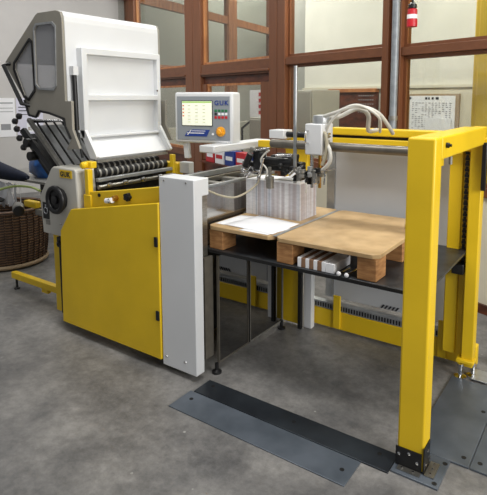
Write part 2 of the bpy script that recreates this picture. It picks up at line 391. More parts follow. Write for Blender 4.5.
# pipe and red coupler
MP = MB().cyl(PX @ Vector((-.875, -.08, 0)), PX @ Vector((-.875, -.08, TOP)), .031)
pp = thing('pipe', 'grey vertical pipe in front of the timber post', 'pipe', PX @ Vector((-.875, -.08, 0)))
MP.build('tube', M['pipe'], pp, smooth=True)
for z in (2.6, 1.45):
    MB().cyl(PX @ Vector((-.875, -.08, z)), PX @ Vector((-.875, -.08, z+.04)), .038).build('clamp', M['greymetal'], pp, smooth=True)
pc = thing('power_coupler', 'red power socket with white label hanging on a black cable', 'socket', PX @ Vector((-.355, -.5, 2.15)))
q = lambda z: PX @ Vector((-.36, -.5, z))
MB().lathe(q(2.15), (0, 0, 1), [(.036, 0), (.038, .02), (.034, .1), (.034, .12), (.02, .13)]).build('housing', M['red'], pc, smooth=True)
MB().lathe(q(2.205), (0, 0, 1), [(.0378, 0), (.0372, .03)]).build('sticker', M['paper'], pc, smooth=True)
MB().lathe(q(2.28), (0, 0, 1), [(.03, 0), (.03, .025), (.014, .04)]).build('gland', M['black'], pc, smooth=True)
MB().cyl(q(2.31), q(TOP), .008).build('cable', M['black'], pc, smooth=True)

# ------------------------------------------------------------------ floor plates
pl = tag(B(-1.86, -.725, 2.045, 2.185, 0, .008).build('floor_plate', M['platedark'], bevel=.002), 'long dark oily steel plate between white column and yellow post', 'plate', 'steel plates screwed to the floor')
def holes(parent, pts, z):
    for x, y in pts: MB().cyl((x, y, z-.002), (x, y, z+.0012), .011, 14).build('screw_hole', M['rubber'], parent)
holes(pl, [(-1.80, 2.14), (-1.25, 2.12), (-.80, 2.14)], .008)
pl = tag(B(-1.88, -.85, 1.865, 2.042, 0, .006).build('floor_plate', M['platemetal'], bevel=.002), 'long grey steel plate in front of the dark oily one, scuffed', 'plate', 'steel plates screwed to the floor')
holes(pl, [(-1.82, 1.98), (-.9, 1.95)], .006)
pl = tag(B(-.722, -.515, 2.066, 2.272, 0, .010).build('floor_plate', M['platemetal'], bevel=.002), 'small steel plate under the foot of the front yellow post', 'plate', 'steel plates screwed to the floor')
holes(pl, [(-.53, 2.24), (-.535, 2.09)], .010)
pl = tag(B(-.70, -.437, 2.274, 3.02, 0, .010).build('floor_plate', M['platemetal'], bevel=.002), 'grey steel plate along the open side of the lift frame, behind the post', 'plate', 'steel plates screwed to the floor')
holes(pl, [(-.47, 2.33), (-.47, 2.75), (-.66, 2.33)], .010)
pl = tag(B(-.434, .25, 2.274, 3.02, 0, .010).build('floor_plate', M['platemetal'], bevel=.002), 'outermost grey steel plate at the picture edge', 'plate', 'steel plates screwed to the floor')
holes(pl, [(-.40, 2.33), (-.38, 2.9)], .010)

# ------------------------------------------------------------------ pile feeder (lift frame)
F = thing('pile_feeder', 'yellow steel lift frame with suction head and white front column', 'paper feeder', (-1.3, 2.6, 0))
Y = M['yellow']
post = B(-.712, -.593, 2.12, 2.218, .012, 1.484).build('front_post', Y, F, bevel=.010, seg=3)
sh = B(-.716, -.600, 2.114, 2.1195, .014, .10).build('shoe', M['black'], F, label='black bolted shoe on the post foot')
B(-.5925, -.588, 2.114, 2.20, .014, .13).build('shoe', M['black'], F)
for x, z in ((-.70, .07), (-.655, .085), (-.618, .055)): MB().lathe((x, 2.114, z), (0, -1, 0), [(.007, 0), (.007, .004), (.003, .006)], 8).build('bolt', M['chrome'], sh)
for y, z in ((2.13, .05), (2.16, .1), (2.19, .05)): MB().lathe((-.588, y, z), (1, 0, 0), [(.007, 0), (.007, .006)], 8).build('bolt', M['chrome'], F)
mb = B(-.586, -.545, 2.11, 2.215, .0105, .016); mb.box(-.70, -.60, 2.085, 2.112, .0105, .016)
fp = mb.build('foot_bracket', M['steel'], F)
for x, y in ((-.565, 2.13), (-.565, 2.165), (-.565, 2.2), (-.68, 2.098), (-.63, 2.098)): MB().cyl((x, y, .016), (x, y, .02), .005, 8).build('bolt', M['chrome'], fp)
B(-.712, -.593, 2.2185, 3.07, 1.386, 1.484).build('top_beam', Y, F, bevel=.008, seg=3)
kb = MB().lathe((-.592, 2.27, 1.445), (1, 0, 0), [(.012, 0), (.012, .012), (.006, .014), (.006, .022)], 12).build('lock_screw', M['darksteel'], F, smooth=True)
MB().cyl((-.60, 2.38, 1.386), (-.60, 2.38, 1.35), .008).build('hanging_switch', M['greymetal'], F)
# rear right upright: two yellow strips with a chain between
B(-.668, -.60, 3.075, 3.15, .06, 1.484).build('rear_post', Y, F, bevel=.006)
B(-.79, -.715, 3.12, 3.16, .10, 1.40).build('rear_post', Y, F, bevel=.006)
B(-.714, -.669, 3.14, 3.155, .10, 1.40).build('chain_channel', M['yellow'], F)
mb = MB()
for k in range(44):
    z = .66+k*.0165
    if k % 2: mb.box(-.70, -.684, 3.118, 3.128, z, z+.014)
    else: mb.box(-.704, -.680, 3.12, 3.126, z, z+.016)
mb.build('chain', M['darksteel'], F)
B(-.74, -.672, 3.06, 3.118, .62, .68).build('chain_anchor', M['darksteel'], F, bevel=.004)
B(-.80, -.57, 3.10, 3.17, 1.34, 1.42).build('corner_gusset', Y, F, bevel=.005)
B(-.599, -.575, 3.04, 3.07, 1.13, 1.40).build('switch_rail', M['black'], F, bevel=.003)
for x, y in ((-.66, 3.05), (-.60, 3.10)):
    o = MB().lathe((x, y, 0), (0, 0, 1), [(.035, 0), (.035, .012), (.012, .02), (.012, .075), (.018, .075), (.018, .088)], 18).build('levelling_foot', M['chrome'], F, smooth=True)
B(-.69, -.59, 3.05, 3.13, .088, .108).build('foot_bracket', Y, F, bevel=.004)
# rear bottom beam, slotted rail, little upright plates
B(-1.74, -.60, 3.18, 3.24, .02, .15).build('bottom_beam', Y, F, bevel=.006)
mb = B(-1.74, -.80, 3.185, 3.235, .152, .20)
rl = mb.build('slotted_rail', M['alu'], F)
mb = MB()
for k in range(46):
    x = -1.725+k*.02; mb.box(x, x+.009, 3.182, 3.186, .160, .190)
mb.build('slots', M['rubber'], rl, kind='stuff')
for x in (-1.525, -.80): B(x-.03, x+.025, 3.165, 3.179, .03, .27).build('mounting_plate', Y, F, bevel=.004)
# rear top beam with black slot, tube
B(-1.56, -.715, 3.08, 3.15, 1.325, 1.385).build('top_rail', Y, F, bevel=.006)
B(-1.56, -.715, 3.10, 3.15, 1.387, 1.402).build('rail_slot', M['rubber'], F)
B(-1.56, -.715, 3.08, 3.18, 1.404, 1.45).build('top_rail', Y, F, bevel=.006)
B(-1.60, -.79, 3.26, 3.275, .215, 1.33).build('back_panel', M['light_panel'], F, bevel=.003)
mb = MB()
B(-1.66, -1.60, 3.25, 3.27, .22, 1.32).build('edge_strip', M['alu'], F)
mb = MB()
for k, x in enumerate((-1.24, -1.215, -1.19, -1.165, -1.14)): mb.prism([(x, .222), (x+.012, .222), (x+.03, .247), (x+.016, .247)], 3.255, 3.258)
mb.build('printed_mark', M['ink'], F)
# rear left corner
B(-1.93, -1.79, 3.10, 3.13, .02, .70).build('rear_plate', Y, F, bevel=.004)
B(-1.95, -1.77, 3.16, 3.2, .70, 1.40).build('rear_post', Y, F, bevel=.004)
B(-1.786, -1.762, 3.07, 3.10, .0, .72).build('corner_post', M['rubber'], F)
B(-1.765, -1.70, 3.115, 3.165, .0, .73).build('corner_post', M['white'], F, bevel=.006, label='white upright cable duct')
# lift platform
pf = B(-2.0, -.67, 2.295, 3.15, .739, .755).build('lift_platform', M['deck'], F, bevel=.003)
B(-1.99, -.675, 2.285, 2.2945, .737, .7545).build('platform_edge', M['rubber'], F)
# white column with overhanging cap
cc = MB().prism([(2.118, .04), (2.19, .04), (2.19, 1.093), (2.245, 1.093), (2.245, 1.193), (2.118, 1.193)], -2.172, -1.902, axis='X').build('front_column', M['white'], F, bevel=.005, seg=3)
for x in (-2.14, -1.99): MB().lathe((x, 2.118, .10 if x < -2.1 else .105), (0, -1, 0), [(.008, 0), (.007, .003)], 12).build('screw', M['chrome'], F)
for x in (-2.13, -1.96): MB().lathe((x, 2.118, 1.172), (0, -1, 0), [(.006, 0), (.005, .003)], 10).build('screw', M['greymetal'], cc)
# steel side wall behind the column with perforated edge
B(-2.025, -2.010, 2.29, 3.15, .74, 1.10).build('side_wall', M['mirror'], F)
mb = B(-1.965, -1.945, 2.20, 2.28, .22, 1.09)
sr = mb.build('side_rail', M['steel'], F)
mb = MB()
for k in range(34): mb.box(-1.945, -1.9435, 2.212, 2.222, .30+k*.023, .313+k*.023)
mb.build('slots', M['rubber'], sr, kind='stuff')
B(-1.935, -1.915, 2.215, 2.29, .10, .72).build('side_rail', M['tubegrey'], F)
# acrylic guard below the platform
for k, (y0, y1) in enumerate(((2.31, 2.60), (2.63, 3.02))):
    g = B(-1.893, -1.887, y0, y1, .06, .715).build('guard_panel', M['smoked'], F, label='dark see-through guard panel')
    mb = B(-1.898, -1.882, y0-.008, y0, .05, .72); mb.box(-1.898, -1.882, y1, y1+.008, .05, .72); mb.box(-1.896, -1.884, y0, y1, .05, .0598)
    mb.build('guard_frame', M['greymetal'] if k else M['tubegrey'], g)
B(-1.902, -1.878, 2.606, 2.617, .06, .72).build('guard_divider', M['rubber'], F)
for y in (2.30, 3.03): MB().lathe((-1.885, y-.02, 0), (0, 0, 1), [(.03, 0), (.03, .012), (.012, .02), (.012, .06)], 14).build('levelling_foot', M['black'], F, smooth=True)
# traverse tube, suction head
MB().cyl((-1.735, 2.65, 1.368), (-.72, 2.65, 1.368), .026, 24).build('cross_tube', M['tubegrey'], F, smooth=True)
B(-.76, -.7125, 2.60, 2.70, 1.30, 1.41).build('tube_bracket', Y, F, bevel=.004)
hb = B(-1.452, -1.345, 2.56, 2.70, 1.325, 1.50).build('suction_box', M['white'], F, bevel=.006)
MB().tube([(-1.43, 2.56, 1.39), (-1.43, 2.53, 1.40), (-1.43, 2.53, 1.45), (-1.43, 2.56, 1.46)], .005).build('grip', M['chrome'], hb)
MB().lathe((-1.39, 2.64, 1.50), (0, 0, 1), [(.05, 0), (.05, .03), (.045, .045), (.02, .05)]).build('fan_cap', M['alu'], hb, smooth=True)
for x, y in ((-1.425, 2.60), (-1.385, 2.62)): MB().cyl((x, y, 1.13), (x, y, 1.325), .009).build('spindle', M['brass'] if x > -1.4 else M['chrome'], F, smooth=True)
ck = thing  # readability only
mb = MB().box(-1.53, -1.35, 2.57, 2.62, 1.20, 1.225); mb.box(-1.50, -1.47, 2.55, 2.60, 1.17, 1.25)
mb.box(-1.40, -1.37, 2.55, 2.60, 1.16, 1.24)
sh2 = mb.build('suction_bracket', M['greymetal'], F, bevel=.004)
for x, z in ((-1.52, 1.215), (-1.475, 1.23), (-1.43, 1.205), (-1.385, 1.22)):
    MB().lathe((x, 2.575, z-.05), (0, 0, 1), [(.018, 0), (.012, .012), (.012, .03), (.02, .035), (.02, .07), (.01, .08)], 14).build('sucker', M['darksteel'], sh2, smooth=True)
MB().cyl((-1.54, 2.56, 1.20), (-1.50, 2.545, 1.23), .02).build('clamp_knob', M['chrome'], sh2, smooth=True)
mb = MB().tube([(-1.33, 2.55, 1.24), (-1.25, 2.55, 1.26)], .003, sub=1); mb.tube([(-1.33, 2.57, 1.16), (-1.33, 2.57, 1.23), (-1.38, 2.57, 1.23)], .006)
mb.build('bent_rod', M['chrome'], sh2, smooth=True)
MB().cyl((-1.557, 2.63, 1.14), (-1.557, 2.63, 1.83), .011).build('height_rod', M['alu'], F, smooth=True)
# hoses
for k, (pts, r, m_) in enumerate((
    ([(-1.38, 2.62, 1.535), (-1.28, 2.60, 1.565), (-1.17, 2.62, 1.60), (-1.08, 2.72, 1.56), (-1.06, 2.9, 1.44)], .011, 'hose'),
    ([(-1.37, 2.66, 1.54), (-1.29, 2.66, 1.54), (-1.19, 2.68, 1.585), (-1.14, 2.72, 1.55), (-1.17, 2.80, 1.46), (-1.2, 3.0, 1.45)], .013, 'hose'),
    ([(-1.37, 2.64, 1.42), (-1.32, 2.60, 1.50), (-1.24, 2.60, 1.58), (-1.15, 2.62, 1.605), (-1.07, 2.70, 1.54), (-1.12, 2.85, 1.45)], .008, 'hose'),
    ([(-1.34, 2.60, 1.40), (-1.30, 2.57, 1.36), (-1.29, 2.56, 1.30), (-1.33, 2.56, 1.25), (-1.38, 2.57, 1.23)], .011, 'hose'),
    ([(-1.37, 2.60, 1.45), (-1.33, 2.58, 1.44), (-1.32, 2.57, 1.34), (-1.34, 2.56, 1.27)], .010, 'hosebeige'),
    ([(-1.91, 2.24, 1.12), (-1.88, 2.32, 1.08), (-1.85, 2.42, 1.055), (-1.82, 2.52, 1.08), (-1.80, 2.60, 1.13), (-1.80, 2.62, 1.19)], .006, 'hosebeige'),
    ([(-1.72, 2.60, 1.33), (-1.76, 2.60, 1.30), (-1.775, 2.59, 1.26), (-1.735, 2.59, 1.22), (-1.73, 2.59, 1.19), (-1.745, 2.59, 1.15)], .0055, 'hose'))):
    MB().tube(pts, r, 10).build('hose', M[m_], F, smooth=True)
# blower / separator heads over the pile (black castings and clamps)
sep = B(-1.95, -1.62, 2.66, 2.72, 1.20, 1.24).build('separator_bar', M['darksteel'], F, bevel=.004)
for x0, x1, z0, z1, y0 in ((-1.86, -1.80, 1.17, 1.32, 2.62), (-1.78, -1.70, 1.19, 1.29, 2.70), (-1.71, -1.62, 1.20, 1.28, 2.72), (-1.62, -1.57, 1.17, 1.25, 2.72)):
    B(x0, x1, y0, y0+.07, z0, z1).build('head_block', M['black'], F, bevel=.008)
for p0, p1, r in (((-1.80, 2.68, 1.25), (-1.60, 2.68, 1.25), .03), ((-1.90, 2.60, 1.22), (-1.86, 2.60, 1.30), .022), ((-1.75, 2.74, 1.285), (-1.60, 2.74, 1.285), .016)):
    MB().cyl(p0, p1, r).build('motor_barrel', M['black'], F, smooth=True)
for p0, p1, r in (((-1.92, 2.60, 1.18), (-1.78, 2.58, 1.20), .010), ((-1.79, 2.58, 1.14), (-1.75, 2.58, 1.28), .008), ((-1.88, 2.58, 1.16), (-1.82, 2.56, 1.22), .014), ((-1.83, 2.62, 1.32), (-1.73, 2.62, 1.34), .008), ((-1.70, 2.64, 1.295), (-1.60, 2.66, 1.30), .008)):
    MB().cyl(p0, p1, r).build('clamp_pin', M['chrome'], F, smooth=True)
for x in (-1.715,): MB().lathe((x, 2.60, 1.098), (0, 0, 1), [(.025, 0), (.025, .07), (.01, .075), (.01, .13)], 20).build('sheet_weight', M['steel'], F, smooth=True)
# white beam and yellow hood on the far side
B(-2.02, -1.90, 3.05, 3.17, 1.36, 1.42).build('rear_duct', M['white'], F, bevel=.004)
B(-2.2, -1.93, 3.17, 3.22, 1.28, 1.33).build('top_rail', Y, F, bevel=.004)
MB().cyl((-1.90, 3.10, 1.39), (-1.60, 3.10, 1.39), .02).build('rear_roller', M['black'], F, smooth=True)
# feed rails running to the folder
for x, z, w_, h_, m_ in ((-2.34, 1.105, .035, .035, 'alu'), (-2.27, 1.085, .05, .012, 'greymetal'), (-2.19, 1.10, .02, .03, 'steel'), (-2.10, 1.06, .03, .03, 'darksteel'), (-2.05, 1.075, .02, .04, 'alu')):
    B(x, x+w_, 2.30, 3.14, z, z+h_).build('feed_rail', M[m_], F, bevel=.003)
B(-2.34, -2.03, 2.30, 3.12, 1.02, 1.045).build('feed_table', M['steel'], F)
for y in (2.50, 2.70, 2.90): B(-2.18, -2.06, y, y+.05, 1.091, 1.115).build('rail_clamp', M['greymetal'], F, bevel=.004)
B(-2.16, -2.14, 2.32, 3.1, 0.1, 1.02).build('feed_table_side', M['darksteel'], F)

# ------------------------------------------------------------------ pallets, piles
def pallet(name, x0, x1, y0, label, skip=False):
    t = thing(name, label, 'pallet', ((x0+x1)/2, 2.7, .756), 'chipboard pallets on the lift platform')
    y1 = 3.13; c = .03
    MB().prism([(x0+c, y0), (x1-c, y0), (x1, y0+c), (x1, y1-c), (x1-c, y1), (x0+c, y1), (x0, y1-c), (x0, y0+c)], .872, .895, axis='Z').build('deck_board', M['chip'], t, bevel=.003)
    for x in (x0+.012, x1-.112):
        for y in (y0+.01, 2.68, y1-.14):
            if skip and x > x0+.1 and y < 2.4: continue
            B(x, x+.1, y, y+.13, .7565, .8715).build('block', M['block'], t, bevel=.003)
    return t
pallet('pallet', -1.965, -1.500, 2.298, 'chipboard pallet at the white column end, carrying the paper pile', True)
pallet('pallet', -1.490, -.895, 2.298, 'empty chipboard pallet with rounded corner next to the yellow post')
pile = thing('paper_pile', 'tall pile of printed sheets standing on the pallet', 'paper pile', (-1.77, 2.8, .8955))
B(-1.96, -1.556, 2.69, 2.90, .8955, 1.122).build('sheets', M['pile'], pile)
mb = MB()
mb.box(-1.75, -1.555, 2.685, 2.898, 1.1225, 1.136); mb.box(-1.955, -1.75, 2.70, 2.898, 1.1225, 1.1235); mb.build('top_sheets', M['paper'], pile)
def sheet(name, pts, z, label, m='paper', lift=0):
    mb = MB(); n = 8; P = [Vector((x, y, 0)) for x, y in pts]; vs = []; fs = []
    for i in range(n+1):
        for j in range(n+1):
            u, v = i/n, j/n
            p = (P[0]*(1-u)+P[1]*u)*(1-v)+(P[3]*(1-u)+P[2]*u)*v
            vs.append((p.x, p.y, z+lift*math.sin(u*PI)*math.sin(v*PI)))
    for i in range(n):
        for j in range(n):
            a = i*(n+1)+j; fs.append((a, a+n+1, a+n+2, a+1))
    mb.add(vs, fs); o = mb.build(name, M[m], smooth=True)
    sm = o.modifiers.new('thick', 'SOLIDIFY'); sm.thickness = .0006
    return tag(o, label, 'paper', 'loose sheets on the pallet')
sheet('paper_sheet', [(-1.95, 2.36), (-1.72, 2.36), (-1.72, 2.66), (-1.95, 2.62)], .8965, 'white loose sheet lying at the pallet corner by the steel wall')
sheet('paper_sheet', [(-1.88, 2.36), (-1.52, 2.33), (-1.515, 2.62), (-1.84, 2.67)], .899, 'large white sheet, topmost of the loose sheets before the pile', lift=.003)
sheet('paper_sheet', [(-1.74, 2.31), (-1.54, 2.31), (-1.50, 2.50), (-1.68, 2.50)], .8975, 'small white sheet poking out under the large one at the pallet front')
tag(B(-1.506, -1.485, 2.31, 3.1, .8960, .8980).build('metal_strip', M['alu']), 'thin light metal strip over the joint between the pallets', 'strip')
# bundle of booklets under the empty pallet
bx = -1.345
for k in range(7):
    w_ = (.025 if k % 2 else .022) if k < 8 else .045
    o = B(bx, bx+w_, 2.305, 2.50, .7565, .808).build('booklet_pack', M['kraft'] if k % 2 else M['paper'], bevel=.002)
    tag(o, ('brown card strip in the packed row under the empty pallet' if k % 2 else 'white paper pack in the packed row under the empty pallet'), 'paper pack', 'brown card strips in the row' if k % 2 else 'white paper packs in the row')
    bx += w_+.0004
tag(B(bx, bx+.05, 2.305, 2.50, .7565, .806).build('booklet_pack', M['paper'], bevel=.002), 'thick white pack closing the packed row under the pallet, next to the rods', 'paper pack')
for i, (x, lb) in enumerate(((-1.055, 'steel rod with round white end nearer the pallet block'), (-1.098, 'steel rod with round white end beside the booklet row'))):
    r = thing('rod', lb, 'rod', (x, 2.4, .757), 'rods on the platform')
    MB().cyl((x, 2.30, .769), (x+.01, 2.40 if i else 2.62, .769), .006).build('shaft', M['chrome'], r, smooth=True)
    MB().lathe((x, 2.285, .769), (0, 1, 0), [(.004, 0), (.011, .004), (.012, .010), (.008, .016)], 14).build('end_cap', M['paper'], r, smooth=True)
tag(B(-.96, -.90, 2.86, 2.90, .8965, .925).build('wood_block', M['block'], bevel=.002), 'small wooden block on the empty pallet beside the post', 'block')

# ------------------------------------------------------------------ folding machine
G = thing('folding_machine', 'yellow and white folding machine with its tall hood swung open', 'folding machine', (-2.8, 2.6, 0))
body = MB().prism([(-3.36, .07), (-2.19, .07), (-2.19, 1.02), (-2.89, .905), (-2.89, .665), (-3.36, .665)], 2.20, 3.0)
body.build('cabinet', Y, G, bevel=.006)
cov = MB().prism([(-3.150, .068), (-2.178, .068), (-2.174, 1.036), (-2.92, .91), (-3.006, .895), (-3.132, .73)], 2.108, 2.136)
cov = cov.build('side_cover', Y, G, bevel=.005, seg=3)
for z in (.315, .77) : B(-2.206, -2.18, 2.098, 2.1075, z, z+.06).build('latch', M['black'], cov, bevel=.003)
B(-3.22, -3.2, 2.15, 2.199, .1, .6).build('cover_hinge_plate', M['darksteel'], G)
lt = B(-3.275, -3.225, 2.17, 2.199, .575, .65).build('catch', M['black'], G, bevel=.004)
MB().cyl((-3.25, 2.165, .61), (-3.21, 2.14, .61), .012).build('knob', M['black'], lt, smooth=True)
up = MB().prism([(-2.87, .905), (-2.178, 1.03), (-2.178, 1.125), (-2.62, 1.055), (-2.87, 1.02)], 2.165, 2.198).build('upper_plate', Y, G, bevel=.004)
MB().lathe((-2.60, 2.165, 1.01), (0, -1, 0), [(.018, 0), (.018, .03), (.012, .035)], 16).build('adjuster', M['brass'], up, smooth=True)
MB().lathe((-2.62, 2.15, .995), (0, -1, .0), [(.02, 0), (.02, .02), (.014, .035)], 16).build('adjuster', M['chrome'], up, smooth=True)
MB().cyl((-2.66, 2.13, .99), (-2.60, 2.13, 1.0), .017).build('adjuster', M['paper'], up, smooth=True)
for a in range(5):
    t = a*2*PI/5; MB().cyl((-2.485+.016*math.cos(t), 2.165, 1.03+.016*math.sin(t)), (-2.485+.016*math.cos(t), 2.14, 1.03+.016*math.sin(t)), .011).build('star_knob', M['rubber'], up, smooth=True)
MB().cyl((-2.485, 2.165, 1.03), (-2.485, 2.135, 1.03), .016).build('star_knob', M['black'], up, smooth=True)
MB().cyl((-2.77, 2.165, 1.01), (-2.77, 2.16, 1.01), .012).build('hole', M['darksteel'], up, smooth=True)
# side plate with handwheel
sp = MB().prism([(-3.262, 1.148), (-3.235, 1.166), (-3.0, 1.166), (-2.98, 1.148), (-2.965, .90), (-2.965, .672), (-3.39, .672), (-3.412, .94)], 2.142, 2.30)
sp = sp.build('side_plate', M['plategrey'], G, bevel=.010, seg=3)
hw = MB().torus((-3.16, 2.10, .945), (0, 1, 0), .083, .019).build('handwheel', M['black'], sp, smooth=True)
MB().lathe((-3.16, 2.141, .945), (0, -1, 0), [(.078, 0), (.078, .036), (.05, .040), (.03, .040), (.03, .055), (.01, .06)], 28).build('wheel_disc', M['black'], sp, smooth=True)
for a in range(3):
    t = a*2*PI/3+.4; MB().cyl((-3.16, 2.108, .945), (-3.16+.08*math.cos(t), 2.108, .945+.08*math.sin(t)), .010).build('spoke', M['black'], sp, smooth=True)
B(-3.155, -3.02, 2.1385, 2.1415, 1.098, 1.152).build('name_plate', Y, sp)
moved(text_mb('GUK', .048, .002, bold=.0015, spacing=1.15), -3.146, 2.1375, 1.108).build('lettering', M['ink'], sp)
B(-3.375, -3.30, 2.139, 2.1415, .78, .90).build('warning_plate', M['black'], sp)
mb = MB().torus((-3.338, 2.1375, .84), (0, 1, 0), .022, .004, 20, 6); mb.box(-3.345, -3.331, 2.136, 2.1385, .86, .885)
mb.build('symbol', M['inkgrey'], sp)
B(-3.345, -3.295, 2.139, 2.1415, .74, .775).build('sticker', M['greymetal'], sp)
MB().lathe((-3.17, 2.1415, .765), (0, -1, 0), [(.007, 0), (.006, .003)], 10).build('screw', M['chrome'], sp)
B(-2.912, -2.875, 2.16, 2.20, 1.0, 1.17).build('bearing_post', Y, G, bevel=.004)
B(-2.925, -2.85, 2.155, 2.2, .91, 1.0).build('bearing_block', Y, G, bevel=.004)
MB().lathe((-2.93, 2.20, 1.195), (0, -1, 0), [(.02, 0), (.024, .02), (.024, .04), (.015, .05)], 18).build('hinge_knob', Y, G, smooth=True)
B(-2.965, -2.88, 2.19, 2.24, 1.172, 1.218).build('hinge_block', Y, G, bevel=.006)
B(-3.2, -2.86, 2.98, 3.06, .95, 1.13).build('far_side_plate', Y, G, bevel=.005)
B(-2.90, -2.86, 2.95, 2.979, 1.0, 1.20).build('bearing_post', Y, G, bevel=.004)
B(-2.84, -2.74, 3.0, 3.06, 1.05, 1.14).build('bearing_cover', M['white'], G, bevel=.006)
B(-2.86, -2.66, 2.98, 2.999, .90, 1.04).build('far_side_plate', M['darksteel'], G)
B(-2.66, -2.30, 3.0, 3.04, .90, 1.08).build('far_side_plate', M['darksteel'], G, bevel=.01)
# roller pack
for x, z in ((-3.06, 1.145), (-2.97, 1.12)):
    rr = MB().cyl((x, 2.29, z), (x, 2.97, z), .032, 20).build('fold_roller', M['rubber'], G, smooth=True)
    for k in range(13): MB().cyl((x, 2.31+k*.05, z), (x, 2.325+k*.05, z), .0335, 16).build('roller_ring', M['greymetal'], rr, smooth=True)
B(-2.90, -2.868, 2.24, 2.97, 1.075, 1.10).build('guide_bar', M['alu'], G, bevel=.004)
MB().cyl((-2.87, 2.24, 1.04), (-2.87, 2.97, 1.04), .015).build('guide_bar', M['steel'], G, smooth=True)
for y in (2.30, 2.44, 2.61, 2.78): MB().lathe((-2.84, y, 1.05), (1, 0, .3), [(.016, 0), (.016, .02), (.008, .03)], 12).build('clamp_screw', M['chrome'], G, smooth=True)
B(-2.85, -2.20, 2.24, 2.95, .93, .95).build('inner_tray', M['darksteel'], G)
for k in range(4): MB().cyl((-2.76+k*.12, 2.24, .985+k*.018), (-2.76+k*.12, 2.95, .985+k*.018), .013).build('conveyor_roller', M['darksteel'], G, smooth=True)
B(-3.36, -2.95, 2.30, 2.96, .90, 1.09).build('roller_housing', M['darksteel'], G)
# fold plate (ribbed, tilted) with its side rail
def along(a, b, t): return Vector(a)*(1-t)+Vector(b)*t
ax, az, bx_, bz = -3.70, 1.45, -3.33, 1.11
for k in range(9):
    y = 2.335+k*.073
    mb = MB().tube([(ax, y, az), (bx_, y, bz)], .0075, 6, sub=1)
    mb.build('plate_rib', M['rubber'] if k % 2 else M['black'], G)
pbm = MB().add([(ax-.01, 2.31, az-.02), (bx_-.01, 2.31, bz-.02), (bx_-.01, 2.95, bz-.02), (ax-.01, 2.95, az-.02), (ax-.02, 2.31, az-.03), (bx_-.02, 2.31, bz-.03), (bx_-.02, 2.95, bz-.03), (ax-.02, 2.95, az-.03)], [(0,1,2,3),(7,6,5,4),(0,4,5,1),(1,5,6,2),(2,6,7,3),(3,7,4,0)])
pbm.build('fold_plate', M['paleplate'], G)
for t in (0., .97):
    p = along((ax, 0, az), (bx_, 0, bz), t); MB().cyl((p.x, 2.31, p.z+.012), (p.x, 2.95, p.z+.012), .011).build('cross_bar', M['black'], G, smooth=True)
MB().tube([(ax-.03, 2.285, az+.03), (bx_+.02, 2.285, bz)], .02, 4, sub=1).build('plate_rail', M['greymetal'], G)
MB().tube([(ax-.12, 2.29, az-.06), (bx_-.08, 2.29, bz-.05)], .03, 6, sub=1).build('lower_plate_rail', M['black'], G)
MB().add([(ax-.13, 2.31, az-.09), (bx_-.06, 2.31, bz-.12), (bx_-.06, 2.9, bz-.12), (ax-.13, 2.9, az-.09), (ax-.15, 2.31, az-.13), (bx_-.1, 2.31, bz-.17), (bx_-.1, 2.9, bz-.17), (ax-.15, 2.9, az-.13)], [(0,1,2,3),(7,6,5,4),(0,4,5,1),(1,5,6,2),(2,6,7,3),(3,7,4,0)]).build('fold_plate', M['darksteel'], G)
for x, z in ((-3.80, 1.50), (-3.86, 1.46), (-3.81, 1.33), (-3.76, 1.26), (-3.84, 1.40)):
    MB().lathe((x, 2.27, z), (-.5, -.5, .1), [(.02, 0), (.024, .01), (.024, .03), (.012, .04)], 12).build('plate_knob', M['black'], G, smooth=True)
for x, z in ((-3.72, 1.30), (-3.68, 1.20)): MB().cyl((x, 2.24, z), (x, 2.32, z), .035).build('plate_motor', M['darksteel'], G, smooth=True)
MB().cyl((-3.72, 2.30, 1.475), (-3.25, 2.33, 1.475), .008).build('guide_rod', M['chrome'], G, smooth=True)
# hood
win1 = [(-3.426, 2.155), (-3.24, 2.153), (-3.205, 2.124), (-3.227, 1.735), (-3.255, 1.706), (-3.429, 1.714), (-3.464, 1.745), (-3.455, 2.125)]
win2 = [(-3.521, 2.057), (-3.490, 2.035), (-3.484, 1.70), (-3.562, 1.635), (-3.62, 1.66), (-3.725, 1.85), (-3.72, 1.90)]
outer = [(-3.44, 2.222), (-3.41, 2.237), (-3.20, 2.237), (-3.150, 2.222), (-3.134, 2.18), (-3.134, 1.623), (-3.066, 1.623), (-3.069, 1.426), (-3.0, 1.30), (-3.145, 1.285), (-3.085, 1.365), (-3.142, 1.45), (-3.15, 1.50), (-3.323, 1.537), (-3.443, 1.55), (-3.485, 1.505), (-3.572, 1.518), (-3.62, 1.628), (-3.852, 1.886), (-3.852, 1.915)]
hood = MB().prism(outer, 2.195, 2.215, holes=[win1, win2]).build('hood', M['hoodgrey'], G, bevel=.003)
MB().prism(outer, 3.085, 3.105, holes=[win1, win2]).build('hood_far_side', M['hoodgrey'], G, bevel=.003)
# curved white shell between the two side plates: profile in XZ
prof = [(-3.852, 1.915), (-3.44, 2.222), (-3.41, 2.237), (-3.20, 2.237), (-3.155, 2.225), (-3.138, 2.195), (-3.134, 2.16), (-3.134, 1.40)]
def shell(pr, y0, y1, t):
    mb = MB(); n = len(pr); vs = []; nn = []
    for i in range(n):
        a = Vector(pr[max(i-1, 0)]); b = Vector(pr[min(i+1, n-1)]); d = (b-a).normalized(); nn.append(Vector((d.y, -d.x)))
    ins = [(pr[i][0]-nn[i].x*-t if False else pr[i][0]+nn[i].x*t, pr[i][1]+nn[i].y*t) for i in range(n)]
    loop = list(pr)+list(reversed(ins))
    mb.prism(loop, y0, y1); return mb
sh_ = shell(prof, 2.216, 3.084, .012).build('hood_shell', M['white'], hood, bevel=.0)
for nm, wv in (('hood_window', win1), ('hood_window', win2)):
    MB().prism(wv, 2.203, 2.207).build(nm, M['hoodglass'], hood)
